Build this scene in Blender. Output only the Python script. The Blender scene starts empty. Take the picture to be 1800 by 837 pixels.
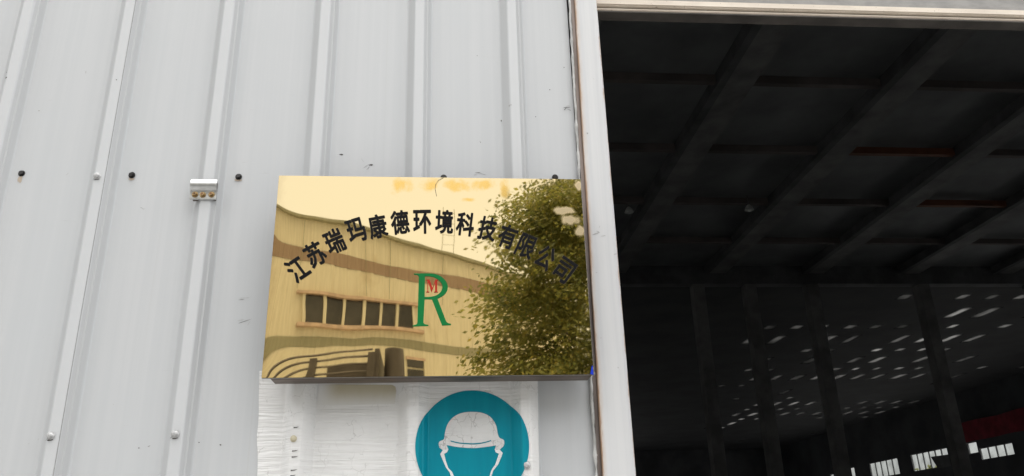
import bpy, bmesh, math, random
from mathutils import Vector, Matrix, noise
random.seed(7)
R = math.radians
SC = bpy.context.scene
COL = SC.collection

# ------------------------------------------------------------------ camera
CX, CY, CZ = 0.3083, -1.5252, 1.6
cam_d = bpy.data.cameras.new('camera')
cam = bpy.data.objects.new('camera', cam_d)
COL.objects.link(cam)
PITCH, YAW, ROLL = 0.37427779, 0.10186156, -0.03177426
cy_, sy_ = math.cos(YAW), math.sin(YAW)
def yawv(v): return Vector((cy_*v[0]+sy_*v[1], -sy_*v[0]+cy_*v[1], v[2]))
fwd = Vector((0, math.cos(PITCH), math.sin(PITCH)))
up = Vector((0, -math.sin(PITCH), math.cos(PITCH)))
rt = Vector((1, 0, 0))
r2 = math.cos(ROLL)*rt + math.sin(ROLL)*up
u2 = -math.sin(ROLL)*rt + math.cos(ROLL)*up
r2, u2, f2 = yawv(r2), yawv(u2), yawv(fwd)
cam.matrix_world = Matrix(((r2.x, u2.x, -f2.x, CX), (r2.y, u2.y, -f2.y, CY), (r2.z, u2.z, -f2.z, CZ), (0, 0, 0, 1)))
cam_d.sensor_width = 36; cam_d.lens = 28.0
cam_d.clip_start = 0.02; cam_d.clip_end = 2000
SC.camera = cam

# ------------------------------------------------------------------ light
SUN_EL, SUN_AZ = R(80), R(172)            # azimuth clockwise from +y: high, front right, spread wide by the cloud
W = bpy.data.worlds.new('World'); SC.world = W; W.use_nodes = True
nt = W.node_tree
bg = nt.nodes['Background']
sky = nt.nodes.new('ShaderNodeTexSky'); sky.sky_type = 'NISHITA'; sky.sun_disc = False
sky.sun_elevation = SUN_EL; sky.sun_rotation = SUN_AZ
sky.dust_density = 4.0; sky.air_density = 1.0
hs = nt.nodes.new('ShaderNodeHueSaturation'); hs.inputs['Saturation'].default_value = 0.16   # overcast: the blue is washed out
nt.links.new(sky.outputs[0], hs.inputs['Color']); nt.links.new(hs.outputs[0], bg.inputs['Color'])
bg.inputs['Strength'].default_value = 0.1
sun_d = bpy.data.lights.new('sun', 'SUN'); sun_d.energy = 1.5; sun_d.angle = R(100); sun_d.color = (1, 0.97, 0.92)
sun = bpy.data.objects.new('sun', sun_d); COL.objects.link(sun)
sdir = Vector((math.sin(SUN_AZ)*math.cos(SUN_EL), math.cos(SUN_AZ)*math.cos(SUN_EL), math.sin(SUN_EL)))
sun.rotation_euler = sdir.to_track_quat('Z', 'Y').to_euler()
SC.view_settings.view_transform = 'Standard'; SC.view_settings.look = 'None'
SC.view_settings.exposure = 1.22; SC.view_settings.gamma = 1
SC.render.engine = 'CYCLES'
SC.cycles.use_denoising = True
SC.cycles.max_bounces = 8; SC.cycles.transparent_max_bounces = 8
SC.cycles.caustics_reflective = False; SC.cycles.caustics_refractive = False

# ------------------------------------------------------------------ materials
class NT:
    def __init__(s, name):
        s.m = bpy.data.materials.new(name); s.m.use_nodes = True
        s.n = s.m.node_tree; s.p = s.n.nodes['Principled BSDF']; s.out = s.n.nodes['Material Output']
        s.tc = None
    def node(s, t, **kw):
        n = s.n.nodes.new(t)
        for k, v in kw.items(): setattr(n, k, v)
        return n
    def link(s, a, b): s.n.links.new(a, b)
    def obj(s):
        if not s.tc: s.tc = s.node('ShaderNodeTexCoord')
        return s.tc.outputs['Object']
    def noise(s, scale=(1, 1, 1), sc=5.0, detail=4.0, rough=0.5, dist=0.0):
        mp = s.node('ShaderNodeMapping'); mp.inputs['Scale'].default_value = scale
        s.link(s.obj(), mp.inputs['Vector'])
        n = s.node('ShaderNodeTexNoise'); n.inputs['Scale'].default_value = sc
        n.inputs['Detail'].default_value = detail; n.inputs['Roughness'].default_value = rough
        n.inputs['Distortion'].default_value = dist
        s.link(mp.outputs[0], n.inputs['Vector']); return n.outputs['Fac']
    def ramp(s, fac, a, b, lo=0.0, hi=1.0):
        n = s.node('ShaderNodeMapRange'); n.interpolation_type = 'SMOOTHSTEP'
        s.link(fac, n.inputs[0])
        for i, v in zip((1, 2, 3, 4), (a, b, lo, hi)): n.inputs[i].default_value = v
        return n.outputs[0]
    def math(s, op, a, b=None, clamp=False):
        n = s.node('ShaderNodeMath', operation=op); n.use_clamp = clamp
        for i, v in enumerate((a, b)):
            if v is None: continue
            if isinstance(v, (int, float)): n.inputs[i].default_value = v
            else: s.link(v, n.inputs[i])
        return n.outputs[0]
    def mix(s, fac, a, b):
        n = s.node('ShaderNodeMix', data_type='RGBA')
        for sock, v in ((n.inputs[0], fac), (n.inputs[6], a), (n.inputs[7], b)):
            if isinstance(v, (int, float)): sock.default_value = v
            elif isinstance(v, tuple): sock.default_value = (*v[:3], 1)
            else: s.link(v, sock)
        return n.outputs[2]
    def col(s, c):
        if isinstance(c, tuple): s.p.inputs['Base Color'].default_value = (*c, 1)
        else: s.link(c, s.p.inputs['Base Color'])
        return s
    def set(s, **kw):
        for k, v in kw.items():
            i = s.p.inputs[k.replace('_', ' ')]
            if isinstance(v, (int, float)): i.default_value = v
            else: s.link(v, i)
        return s
    def bump(s, h, strength=0.3, dist=0.001):
        b = s.node('ShaderNodeBump'); b.inputs['Strength'].default_value = strength; b.inputs['Distance'].default_value = dist
        s.link(h, b.inputs['Height']); s.link(b.outputs[0], s.p.inputs['Normal']); return s
    def axis(s, i):
        n = s.node('ShaderNodeSeparateXYZ'); s.link(s.obj(), n.inputs[0]); return n.outputs[i]
    def blob(s, c, r, wob=0.6, nsc=60):
        """soft-edged irregular spot at local (x, z) with radii r"""
        x = s.math('DIVIDE', s.math('SUBTRACT', s.axis(0), c[0]), r[0])
        z = s.math('DIVIDE', s.math('SUBTRACT', s.axis(2), c[1]), r[1])
        d = s.math('SQRT', s.math('ADD', s.math('MULTIPLY', x, x), s.math('MULTIPLY', z, z)))
        w = s.math('MULTIPLY', s.math('SUBTRACT', s.noise(sc=nsc, detail=3), 0.5), wob*2.4)
        return s.ramp(s.math('ADD', d, w), 1.1, 0.35)

def simple(name, c, rough=0.5, metal=0.0, var=0.12, sc=8.0, scale=(1, 1, 1), bump=0.0, spec=0.5):
    t = NT(name)
    f = t.noise(scale, sc, 5, 0.6)
    d = tuple(x*(1-var) for x in c); l = tuple(min(1, x*(1+var)) for x in c)
    t.col(t.mix(t.ramp(f, 0.3, 0.7), d, l)); t.set(Roughness=rough, Metallic=metal, Specular_IOR_Level=spec)
    if bump: t.bump(f, bump, 0.004)
    return t.m

def wall_paint(name, base):
    t = NT(name)
    streak = t.noise((60, 10, 0.7), 1.0, 5, 0.6)
    big = t.noise((2.5, 1, 1.2), 1.5, 4, 0.6)
    c = t.mix(t.ramp(streak, 0.32, 0.72), tuple(b*k for b, k in zip(base, (0.95, 0.957, 0.96))), base)
    c = t.mix(t.math('MULTIPLY', t.ramp(big, 0.45, 0.75), 0.5), c, tuple(b*k for b, k in zip(base, (0.93, 0.955, 0.965))))
    runs = t.ramp(t.noise((95, 5, 0.35), 1.0, 3, 0.6), 0.63, 0.74)
    c = t.mix(t.math('MULTIPLY', runs, 0.2), c, (0.42, 0.41, 0.38))
    fine = t.ramp(t.noise((1, 1, 1), 150, 2, 0.5), 0.77, 0.82)          # fly specks and grit
    c = t.mix(t.math('MULTIPLY', fine, 0.45), c, (0.22, 0.2, 0.18))
    # hairline scratches
    scr = t.ramp(t.noise((4, 4, 90), 3.2, 2, 0.5, 1.5), 0.75, 0.78)
    c = t.mix(t.math('MULTIPLY', scr, 0.25), c, (0.35, 0.34, 0.33))
    y = t.axis(1)          # rain keeps the crests clean; shade of the rib sides is painted in
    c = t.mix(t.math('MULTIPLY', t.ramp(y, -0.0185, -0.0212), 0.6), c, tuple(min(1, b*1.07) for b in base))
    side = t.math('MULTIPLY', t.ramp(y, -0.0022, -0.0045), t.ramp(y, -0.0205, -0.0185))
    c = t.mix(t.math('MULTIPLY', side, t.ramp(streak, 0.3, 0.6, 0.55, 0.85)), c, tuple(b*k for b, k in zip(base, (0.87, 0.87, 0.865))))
    t.col(c); t.set(Roughness=t.ramp(big, 0.3, 0.7, 0.36, 0.5), Specular_IOR_Level=0.4)
    t.bump(t.noise((1, 1, 0.25), 28, 3, 0.5), 0.06, 0.002)
    return t.m
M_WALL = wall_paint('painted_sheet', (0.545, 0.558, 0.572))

def jamb_paint():
    t = NT('jamb_paint')
    streak = t.noise((45, 10, 0.8), 1.0, 5, 0.6)
    c = t.mix(t.ramp(streak, 0.3, 0.7), (0.545, 0.555, 0.57), (0.625, 0.63, 0.637))
    x = t.axis(0); z = t.axis(2)
    # rust along the left edge, whose line leans: x = 0.6167 at z 1.72, 0.6268 at z 2.79
    e = t.math('SUBTRACT', x, t.math('ADD', 0.6167, t.math('MULTIPLY', t.math('SUBTRACT', z, 1.72), 0.00944)))
    n = t.noise((1, 1, 0.12), 120, 5, 0.7)
    w = t.math('ADD', e, t.math('MULTIPLY', t.math('SUBTRACT', n, 0.5), -0.014))
    c = t.mix(t.math('MULTIPLY', t.ramp(w, 0.0042, 0.0), 0.9), c, (0.30, 0.15, 0.07))
    c = t.mix(t.math('MULTIPLY', t.ramp(w, 0.011, 0.002), 0.35), c, (0.50, 0.36, 0.24))
    r = t.math('SUBTRACT', 0.679, x)
    c = t.mix(t.math('MULTIPLY', t.ramp(t.math('ADD', r, t.math('MULTIPLY', t.math('SUBTRACT', n, 0.5), 0.02)), 0.0015, 0), 0.6), c, (0.35, 0.22, 0.13))
    fine = t.ramp(t.noise((1, 1, 1), 75, 3, 0.6), 0.73, 0.78)
    c = t.mix(t.math('MULTIPLY', fine, 0.5), c, (0.3, 0.24, 0.2))
    t.col(c); t.set(Roughness=0.45); t.bump(t.noise((1, 1, 0.4), 40, 4, 0.6), 0.1, 0.002)
    return t.m
M_JAMB = jamb_paint()

def film_white(name, ca, cb, crack, area):
    t = NT(name)
    f = t.noise((1, 1, 1), 9, 5, 0.6)
    c = t.mix(t.ramp(f, 0.3, 0.7), ca, cb)
    # hair cracks in the sun-baked vinyl
    mp = t.node('ShaderNodeMapping'); mp.inputs['Scale'].default_value = (55, 55, 38)
    t.link(t.obj(), mp.inputs['Vector'])
    nz = t.node('ShaderNodeTexNoise'); nz.inputs['Scale'].default_value = 1.4; t.link(mp.outputs[0], nz.inputs['Vector'])
    va = t.node('ShaderNodeVectorMath', operation='ADD'); t.link(mp.outputs[0], va.inputs[0]); t.link(nz.outputs['Color'], va.inputs[1])
    vo = t.node('ShaderNodeTexVoronoi', feature='DISTANCE_TO_EDGE'); vo.inputs['Scale'].default_value = 1.0; t.link(va.outputs[0], vo.inputs['Vector'])
    cr = t.math('MULTIPLY', t.ramp(vo.outputs['Distance'], 0.035, 0.0), t.ramp(t.noise((1, 1, 1), 22, 2), area, area+0.12))
    c = t.mix(t.math('MULTIPLY', cr, crack), c, (0.33, 0.32, 0.31))
    st = t.ramp(t.noise((30, 8, 2.5), 1.0, 4, 0.6), 0.56, 0.74)
    c = t.mix(t.math('MULTIPLY', st, 0.4), c, (0.52, 0.49, 0.45))
    t.col(c); t.set(Roughness=0.42); t.bump(t.noise((12, 12, 260), 1.0, 3, 0.6), 0.65, 0.003)
    return t.m
M_FILM = film_white('white_film', (0.74, 0.74, 0.735), (0.82, 0.82, 0.815), 0.42, 0.5)
def print_mat(name, a, b):
    t = NT(name)
    f = t.noise((50, 50, 4), 1.0, 5, 0.6)
    c = t.mix(t.ramp(f, 0.3, 0.7), a, b)
    sc = t.ramp(t.noise((1, 1, 1), 130, 3), 0.74, 0.8)
    c = t.mix(t.math('MULTIPLY', sc, 0.35), c, (0.35, 0.5, 0.5))
    t.col(c); t.set(Roughness=0.4, Specular_IOR_Level=0.25); return t.m
M_HELM = film_white('cracked_white_print', (0.60, 0.60, 0.595), (0.73, 0.73, 0.725), 0.75, 0.40)
M_TEAL = print_mat('teal_print', (0.0, 0.225, 0.31), (0.0, 0.265, 0.35))

def brass():
    t = NT('mirror_brass')
    base = (0.985, 0.785, 0.435)
    c = base; rough = 0.018
    om = None
    for cxy, r in (((0.243, 0.380), (0.022, 0.024)), ((0.296, 0.384), (0.024, 0.018)), ((0.35, 0.382), (0.036, 0.016)), ((0.395, 0.385), (0.042, 0.015)), ((0.442, 0.376), (0.012, 0.022)), ((0.37, 0.352), (0.016, 0.006))):
        b = t.blob(cxy, r, 0.95, 34)
        om = b if om is None else t.math('MAXIMUM', om, b)
    om = t.math('MULTIPLY', om, t.ramp(t.noise((1, 1, 0.5), 55, 4, 0.6), 0.22, 0.6))
    c = t.mix(t.math('MULTIPLY', om, 0.95), c, (0.97, 0.62, 0.17))
    wm = None
    for cxy, r in (((0.562, 0.33), (0.026, 0.010)), ((0.572, 0.31), (0.022, 0.013)), ((0.592, 0.285), (0.013, 0.014)), ((0.595, 0.385), (0.01, 0.012))):
        b = t.blob(cxy, r, 0.5, 70)
        wm = b if wm is None else t.math('MAXIMUM', wm, b)
    c = t.mix(t.math('MULTIPLY', wm, 0.7), c, (0.27, 0.215, 0.15))
    # dusty corner and side margins
    ed = t.ramp(t.math('ADD', t.axis(0), t.math('MULTIPLY', t.noise(sc=40, detail=3), 0.03)), 0.03, 0.012)
    c = t.mix(t.math('MULTIPLY', ed, 0.25), c, (0.55, 0.38, 0.2))
    t.col(c); t.set(Metallic=t.math('SUBTRACT', 1.0, t.math('MULTIPLY', wm, 0.3)))
    g = t.noise((1, 1, 1), 14, 4, 0.6)
    rr = t.math('ADD', t.ramp(g, 0.35, 0.75, 0.010, 0.022), t.math('ADD', t.math('MULTIPLY', wm, 0.35), t.math('MULTIPLY', om, 0.08)))
    t.set(Roughness=rr)
    return t.m
M_BRASS = brass()
M_BODY = simple('stained_steel', (0.135, 0.10, 0.078), 0.42, 0.55, 0.35, 25, (0.3, 2, 2))
M_LIP = simple('dull_steel_lip', (0.36, 0.34, 0.32), 0.35, 0.7, 0.2, 30, (0.4, 2, 2))
M_INK = simple('black_enamel', (0.008, 0.008, 0.009), 0.45, 0, 0.1, spec=0.08)
M_HALO = simple('etched_edge', (0.30, 0.24, 0.15), 0.35, 0.8, 0.1)
M_GREEN = simple('green_enamel', (0.004, 0.17, 0.042), 0.35, 0, 0.08, spec=0.2)
M_RED = simple('red_enamel', (0.42, 0.028, 0.015), 0.35, 0, 0.08, spec=0.2)
M_BLUE = simple('blue_film', (0.01, 0.04, 0.5), 0.3)
M_BLACK = simple('black_screw', (0.012, 0.011, 0.011), 0.5, 0.1)
M_ZINC = simple('galvanised', (0.62, 0.63, 0.63), 0.3, 0.75, 0.12, 60)
M_YZINC = simple('yellow_zinc', (0.36, 0.25, 0.12), 0.35, 0.8, 0.3, 300)
M_RUST = simple('rusty_steel', (0.17, 0.085, 0.045), 0.8, 0.1, 0.5, 45, (1, 1, 0.15), 0.3)
M_CAULK = simple('old_caulk', (0.5, 0.5, 0.49), 0.6, 0, 0.25, 60, (1, 1, 0.5), 0.4)
M_GAP = simple('dark_flashing', (0.20, 0.165, 0.15), 0.6, 0.2, 0.4, 40, (1, 1, 0.1))
M_SCUFF = simple('scuff_or_shade', (0.05, 0.045, 0.04), 0.8, 0, 0.4, 200)
M_SCUFFP = simple('pale_scuff', (0.34, 0.34, 0.335), 0.7, 0, 0.2, 200)
M_RUN = simple('rust_run', (0.50, 0.42, 0.34), 0.6, 0, 0.12, 100)
_g = NT('yellow_fade')
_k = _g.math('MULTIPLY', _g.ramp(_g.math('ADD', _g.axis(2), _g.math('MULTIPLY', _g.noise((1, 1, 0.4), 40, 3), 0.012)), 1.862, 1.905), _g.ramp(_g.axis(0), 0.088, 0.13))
_g.col(_g.mix(_k, (0.74, 0.74, 0.73), (0.50, 0.45, 0.32))); _g.set(Roughness=0.5); M_YELLOW = _g.m  # film colour turns yellower towards the top of the band
M_TRIMC = NT('cream_trim')
_f = M_TRIMC.noise((1, 1, 1), 160, 4, 0.7); _g = M_TRIMC.noise((2, 6, 6), 5, 4, 0.6)
M_TRIMC.col(M_TRIMC.mix(M_TRIMC.ramp(_f, 0.62, 0.72), M_TRIMC.mix(M_TRIMC.ramp(_g, 0.35, 0.65), (0.66, 0.58, 0.49), (0.76, 0.68, 0.58)), (0.28, 0.2, 0.14))).set(Roughness=0.5)
M_TRIMC = M_TRIMC.m
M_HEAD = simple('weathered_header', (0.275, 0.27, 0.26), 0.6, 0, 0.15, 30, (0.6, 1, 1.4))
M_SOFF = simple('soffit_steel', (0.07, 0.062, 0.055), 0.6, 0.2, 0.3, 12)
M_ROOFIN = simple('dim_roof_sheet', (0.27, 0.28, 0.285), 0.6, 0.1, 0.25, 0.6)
M_FARROOF = simple('darkened_roof_sheet', (0.05, 0.052, 0.055), 0.75, 0.0, 0.3, 0.5)  # roof sheet darkened in colour to keep the far hall dim
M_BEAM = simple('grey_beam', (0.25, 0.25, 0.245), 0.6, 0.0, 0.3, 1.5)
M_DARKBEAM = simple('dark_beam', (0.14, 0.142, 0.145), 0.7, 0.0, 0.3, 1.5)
M_PURL2 = simple('purlin_unlit', (0.19, 0.165, 0.155), 0.6, 0.0, 0.3, 0.8)
M_PURLIN_LIT = simple('red_oxide_purlin_lit', (0.25, 0.10, 0.055), 0.55, 0.0, 0.35, 0.8)  # purlins catching the light, painted redder than the rest
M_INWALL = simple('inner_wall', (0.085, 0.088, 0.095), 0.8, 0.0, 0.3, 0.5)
M_FLOOR = simple('concrete_floor', (0.46, 0.46, 0.45), 0.7, 0.0, 0.25, 0.8)
M_GROUND = simple('yard_concrete', (0.38, 0.375, 0.36), 0.85, 0.0, 0.25, 0.7, (1, 1, 1), 0.3)
M_BANNER = simple('red_cloth', (0.30, 0.02, 0.035), 0.7, 0.0, 0.3, 2)
M_BANTXT = simple('banner_ink', (0.04, 0.01, 0.012), 0.7, 0.0, 0.3, 2)
M_LAMP = simple('lamp_enamel', (0.75, 0.78, 0.75), 0.4)

def cream(name, a, b, rust=0.35):
    t = NT(name)
    f = t.noise((14, 3, 0.9), 1.0, 5, 0.6); g = t.noise((0.5, 0.5, 0.35), 1.2, 4, 0.65)
    c = t.mix(t.ramp(f, 0.32, 0.7), a, b)
    c = t.mix(t.math('MULTIPLY', t.ramp(g, 0.55, 0.75), rust), c, (0.40, 0.27, 0.13))
    t.col(c); t.set(Roughness=0.6); return t.m
M_CREAM = cream('cream_cladding', (0.64, 0.57, 0.42), (0.72, 0.66, 0.50), 0.5)
M_BAND = cream('brown_band', (0.29, 0.20, 0.14), (0.345, 0.25, 0.175), 0.1)
M_OLIVE = cream('olive_band', (0.27, 0.255, 0.165), (0.33, 0.31, 0.205), 0.2)
M_PINK = simple('pink_trim', (0.55, 0.40, 0.30), 0.6, 0, 0.2, 4)
M_GLASSD = simple('dark_window', (0.055, 0.05, 0.042), 0.15, 0, 0.4, 1.0)
M_TRUCK = simple('dusty_truck_paint', (0.10, 0.085, 0.075), 0.5, 0.1, 0.2, 4)
M_LEAFG = simple('green_tarpaulin', (0.05, 0.06, 0.04), 0.6, 0, 0.25, 3)
M_CAB = simple('cab_paint', (0.09, 0.13, 0.22), 0.35, 0.0, 0.15, 3)
M_TYRE = simple('tyre_rubber', (0.02, 0.02, 0.02), 0.9)
M_BARK = simple('bark', (0.09, 0.07, 0.05), 0.9, 0, 0.4, 12, (1, 1, 0.2), 0.5)
def leaf():
    t = NT('leaf')
    f = t.noise((1, 1, 1), 1.6, 4, 0.6); g = t.noise((1, 1, 1), 9.0, 2, 0.6)
    c = t.mix(t.ramp(f, 0.35, 0.65), (0.11, 0.135, 0.042), (0.28, 0.285, 0.08))
    c = t.mix(t.math('MULTIPLY', t.ramp(g, 0.5, 0.68), 0.7), c, (0.40, 0.32, 0.07))
    t.col(c); t.set(Roughness=0.5)
    tr = t.node('ShaderNodeBsdfTranslucent'); t.link(c, tr.inputs[0])
    mx = t.node('ShaderNodeMixShader'); mx.inputs[0].default_value = 0.5
    t.link(t.p.outputs[0], mx.inputs[1]); t.link(tr.outputs[0], mx.inputs[2]); t.link(mx.outputs[0], t.out.inputs[0])
    return t.m
M_LEAF = leaf()
def translucent(name, c):
    t = NT(name)
    tr = t.node('ShaderNodeBsdfTranslucent')
    base = t.mix(t.ramp(t.noise((1, 0.4, 1), 2.5, 3), 0.3, 0.7), tuple(x*0.45 for x in c), c)
    t.obj(); sp = t.node('ShaderNodeSeparateXYZ'); t.link(t.tc.outputs['Generated'], sp.inputs[0])      # each glint fades to dark at the strip edges
    fx = t.math('MULTIPLY', t.ramp(sp.outputs[0], 0.0, 0.4), t.ramp(sp.outputs[0], 1.0, 0.6))
    fy = t.math('MULTIPLY', t.ramp(sp.outputs[1], 0.0, 0.35), t.ramp(sp.outputs[1], 1.0, 0.65))
    t.link(t.mix(t.math('MULTIPLY', fx, fy), (0.001, 0.001, 0.001), base), tr.inputs[0])
    t.link(tr.outputs[0], t.out.inputs[0]); return t.m
M_GLINT = [translucent('roof_glint_%s' % n, (k, k, k*0.95)) for n, k in (('faint', 0.012), ('dim', 0.03), ('dull', 0.055), ('clear', 0.105))]  # daylight glints on the roof sheet, put in as translucent colour
def pane():
    t = NT('dusty_pane')
    a = t.node('ShaderNodeBsdfTransparent'); a.inputs[0].default_value = (0.96, 0.97, 0.95, 1)
    mx = t.node('ShaderNodeMixShader')
    t.link(t.ramp(t.noise((1, 1, 1), 1.4, 4), 0.3, 0.75, 0.02, 0.22), mx.inputs[0])
    t.col((0.5, 0.5, 0.48)); t.link(a.outputs[0], mx.inputs[1]); t.link(t.p.outputs[0], mx.inputs[2]); t.link(mx.outputs[0], t.out.inputs[0])
    return t.m
M_PANE = pane()

# ------------------------------------------------------------------ helpers
def link(name, me, mat=None, parent=None, loc=None):
    o = bpy.data.objects.new(name, me)
    COL.objects.link(o)
    if mat and me and not me.materials: me.materials.append(mat)
    if parent: o.parent = parent
    if loc: o.location = loc
    return o
def thing(name, label, cat, loc=(0, 0, 0), rz=0, group=None):
    o = bpy.data.objects.new(name, None); COL.objects.link(o); o.empty_display_size = 0.1
    o.location = loc; o.rotation_euler = (0, 0, rz)
    o['label'] = label; o['category'] = cat
    if group: o['group'] = group
    return o
class MB:
    def __init__(s): s.v = []; s.f = []
    def quad(s, *p):
        n = len(s.v); s.v += [tuple(q) for q in p]; s.f.append(tuple(range(n, n+len(p)))); return s
    def hexa(s, b, t):
        n = len(s.v); s.v += [tuple(q) for q in b] + [tuple(q) for q in t]; k = len(b)
        s.f.append(tuple(range(n+k-1, n-1, -1))); s.f.append(tuple(range(n+k, n+2*k)))
        for i in range(k): j = (i+1) % k; s.f.append((n+i, n+j, n+k+j, n+k+i))
        return s
    def box(s, x0, x1, y0, y1, z0, z1):
        return s.hexa([(x0, y0, z0), (x1, y0, z0), (x1, y1, z0), (x0, y1, z0)], [(x0, y0, z1), (x1, y0, z1), (x1, y1, z1), (x0, y1, z1)])
    def tube(s, pts, r, n=8, r1=None):
        pts = [Vector(p) for p in pts]; m = len(pts); r1 = r if r1 is None else r1
        rings = []
        for i, p in enumerate(pts):
            d = (pts[min(i+1, m-1)]-pts[max(i-1, 0)]).normalized()
            a = d.cross(Vector((0, 0, 1)) if abs(d.z) < 0.9 else Vector((1, 0, 0))).normalized(); b = d.cross(a)
            rr = r+(r1-r)*i/max(1, m-1); k = len(s.v)
            s.v += [tuple(p+rr*(math.cos(2*math.pi*j/n)*a+math.sin(2*math.pi*j/n)*b)) for j in range(n)]; rings.append(k)
        for i in range(m-1):
            for j in range(n):
                l = (j+1) % n; s.f.append((rings[i]+j, rings[i]+l, rings[i+1]+l, rings[i+1]+j))
        s.f.append(tuple(rings[0]+j for j in range(n-1, -1, -1))); s.f.append(tuple(rings[-1]+j for j in range(n)))
        return s
    def mesh(s, name):
        me = bpy.data.meshes.new(name); me.from_pydata(s.v, [], s.f); me.update()
        bm = bmesh.new(); bm.from_mesh(me); bmesh.ops.recalc_face_normals(bm, faces=bm.faces); bm.to_mesh(me); bm.free()
        return me
    def build(s, name, mat, parent=None, bevel=0.0, smooth=None, loc=None):
        me = s.mesh(name)
        if bevel:
            bm = bmesh.new(); bm.from_mesh(me)
            bmesh.ops.bevel(bm, geom=bm.edges[:], offset=bevel, segments=2, affect='EDGES', clamp_overlap=True)
            bm.to_mesh(me); bm.free()
        if smooth:
            for p in me.polygons: p.use_smooth = True
            me.set_sharp_from_angle(angle=R(smooth))
        return link(name, me, mat, parent, loc)

# ------------------------------------------------------------------ ground
g = MB().quad((-900, -900, 0), (900, -900, 0), (900, 900, 0), (-900, 900, 0)).build('ground', M_GROUND); g['kind'] = 'structure'

# ------------------------------------------------------------------ warehouse
HOUSE = thing('warehouse', 'pale grey corrugated steel warehouse with a wide open doorway into its dark interior', 'warehouse', (0, 0, 0))
RIB0, PER, RH = -0.362, 0.210, 0.022
RIBP = [(-0.029, 0), (-0.0265, 0.0015), (-0.0105, RH-0.0012), (-0.0085, RH), (0.0085, RH), (0.0105, RH-0.0012), (0.0165, RH*0.60), (0.0195, RH*0.56), (0.0268, 0.0012), (0.029, 0)]
def prof_breaks(x0, x1):
    out = []
    k0 = math.floor((x0-RIB0)/PER)-1; k1 = math.ceil((x1-RIB0)/PER)+1
    for k in range(k0, k1+1):
        c = RIB0+k*PER
        for dx, h in RIBP:
            if x0 < c+dx < x1: out.append(c+dx)
    return [x0]+out+[x1]
def prof(x):
    k = round((x-RIB0)/PER); d = x-RIB0-k*PER
    if d <= RIBP[0][0] or d >= RIBP[-1][0]: return 0.0
    for (a, ha), (b, hb) in zip(RIBP, RIBP[1:]):
        if a <= d <= b: return ha+(hb-ha)*(d-a)/(b-a)
    return 0.0
def dent(x, z):
    return 0.0011*noise.noise(Vector((x*5, 3.1, z*1.6)))+0.0005*noise.noise(Vector((x*14, 7.7, z*4)))
def sheet(name, x0, x1, off, z0, z1, fz0, fz1):
    xs = prof_breaks(x0, x1); full = []
    for a, b in zip(xs, xs[1:]):
        full.append(a)
        if b-a > 0.05:
            full += [a+(b-a)*i/8 for i in range(1, 8)]
    full.append(xs[-1])
    zs = [z0]; z = fz0
    while z < fz1: zs.append(z); z += 0.04
    zs.append(z1)
    v = []; f = []
    for z in zs:
        for x in full:
            v.append((x, -prof(x)-off-dent(x, z), z))
        x = full[-1]; v.append((x, -prof(x)-dent(x, z)+0.002, z))          # folded edge of the sheet
    n = len(full)+1
    for i in range(len(zs)-1):
        for j in range(n-1): f.append((i*n+j, i*n+j+1, (i+1)*n+j+1, (i+1)*n+j))
    me = bpy.data.meshes.new(name); me.from_pydata(v, [], f); me.update()
    for p in me.polygons: p.use_smooth = True
    me.set_sharp_from_angle(angle=R(14))
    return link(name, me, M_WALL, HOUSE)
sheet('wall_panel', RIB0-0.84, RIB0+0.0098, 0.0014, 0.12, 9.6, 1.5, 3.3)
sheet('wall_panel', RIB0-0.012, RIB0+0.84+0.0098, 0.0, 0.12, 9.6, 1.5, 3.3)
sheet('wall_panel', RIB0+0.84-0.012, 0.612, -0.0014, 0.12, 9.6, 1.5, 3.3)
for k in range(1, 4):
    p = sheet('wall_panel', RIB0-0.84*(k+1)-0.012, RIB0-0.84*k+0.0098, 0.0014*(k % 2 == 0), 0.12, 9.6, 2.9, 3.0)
MB().box(RIB0+0.0101, RIB0+0.0105, -RH-0.0006, -RH+0.004, 1.4, 4.0).build('lap_seam', M_SCUFFP, HOUSE)
# plain end of the front wall far to the left, and over the door
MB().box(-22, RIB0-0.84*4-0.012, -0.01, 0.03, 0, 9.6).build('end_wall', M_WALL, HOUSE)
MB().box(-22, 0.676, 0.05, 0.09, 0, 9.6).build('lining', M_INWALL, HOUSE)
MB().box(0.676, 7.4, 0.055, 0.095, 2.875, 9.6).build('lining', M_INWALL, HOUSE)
MB().box(7.4, 33, 0.05, 0.09, 0, 9.6).build('lining', M_INWALL, HOUSE)  # doorway's unseen right end set wider to let in more light
# door jamb: leaning left edge, deep return
zb, zt = 0.0, 3.6
def jl(z): return 0.6167+(z-1.72)*0.00944
b = MB().hexa([(jl(zb), -0.02, zb), (0.679, -0.02, zb), (0.679, 0.10, zb), (jl(zb), 0.10, zb)], [(jl(zt), -0.02, zt), (0.679, -0.02, zt), (0.679, 0.10, zt), (jl(zt), 0.10, zt)])
b.build('door_jamb', M_JAMB, HOUSE, bevel=0.0012)
b = MB().hexa([(jl(zb)-0.0075, -0.013, zb), (jl(zb)-0.0006, -0.013, zb), (jl(zb)-0.0006, 0.03, zb), (jl(zb)-0.0075, 0.03, zb)],
              [(jl(zt)-0.0075, -0.013, zt), (jl(zt)-0.0006, -0.013, zt), (jl(zt)-0.0006, 0.03, zt), (jl(zt)-0.0075, 0.03, zt)])
b.build('edge_flashing', M_GAP, HOUSE)
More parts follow.
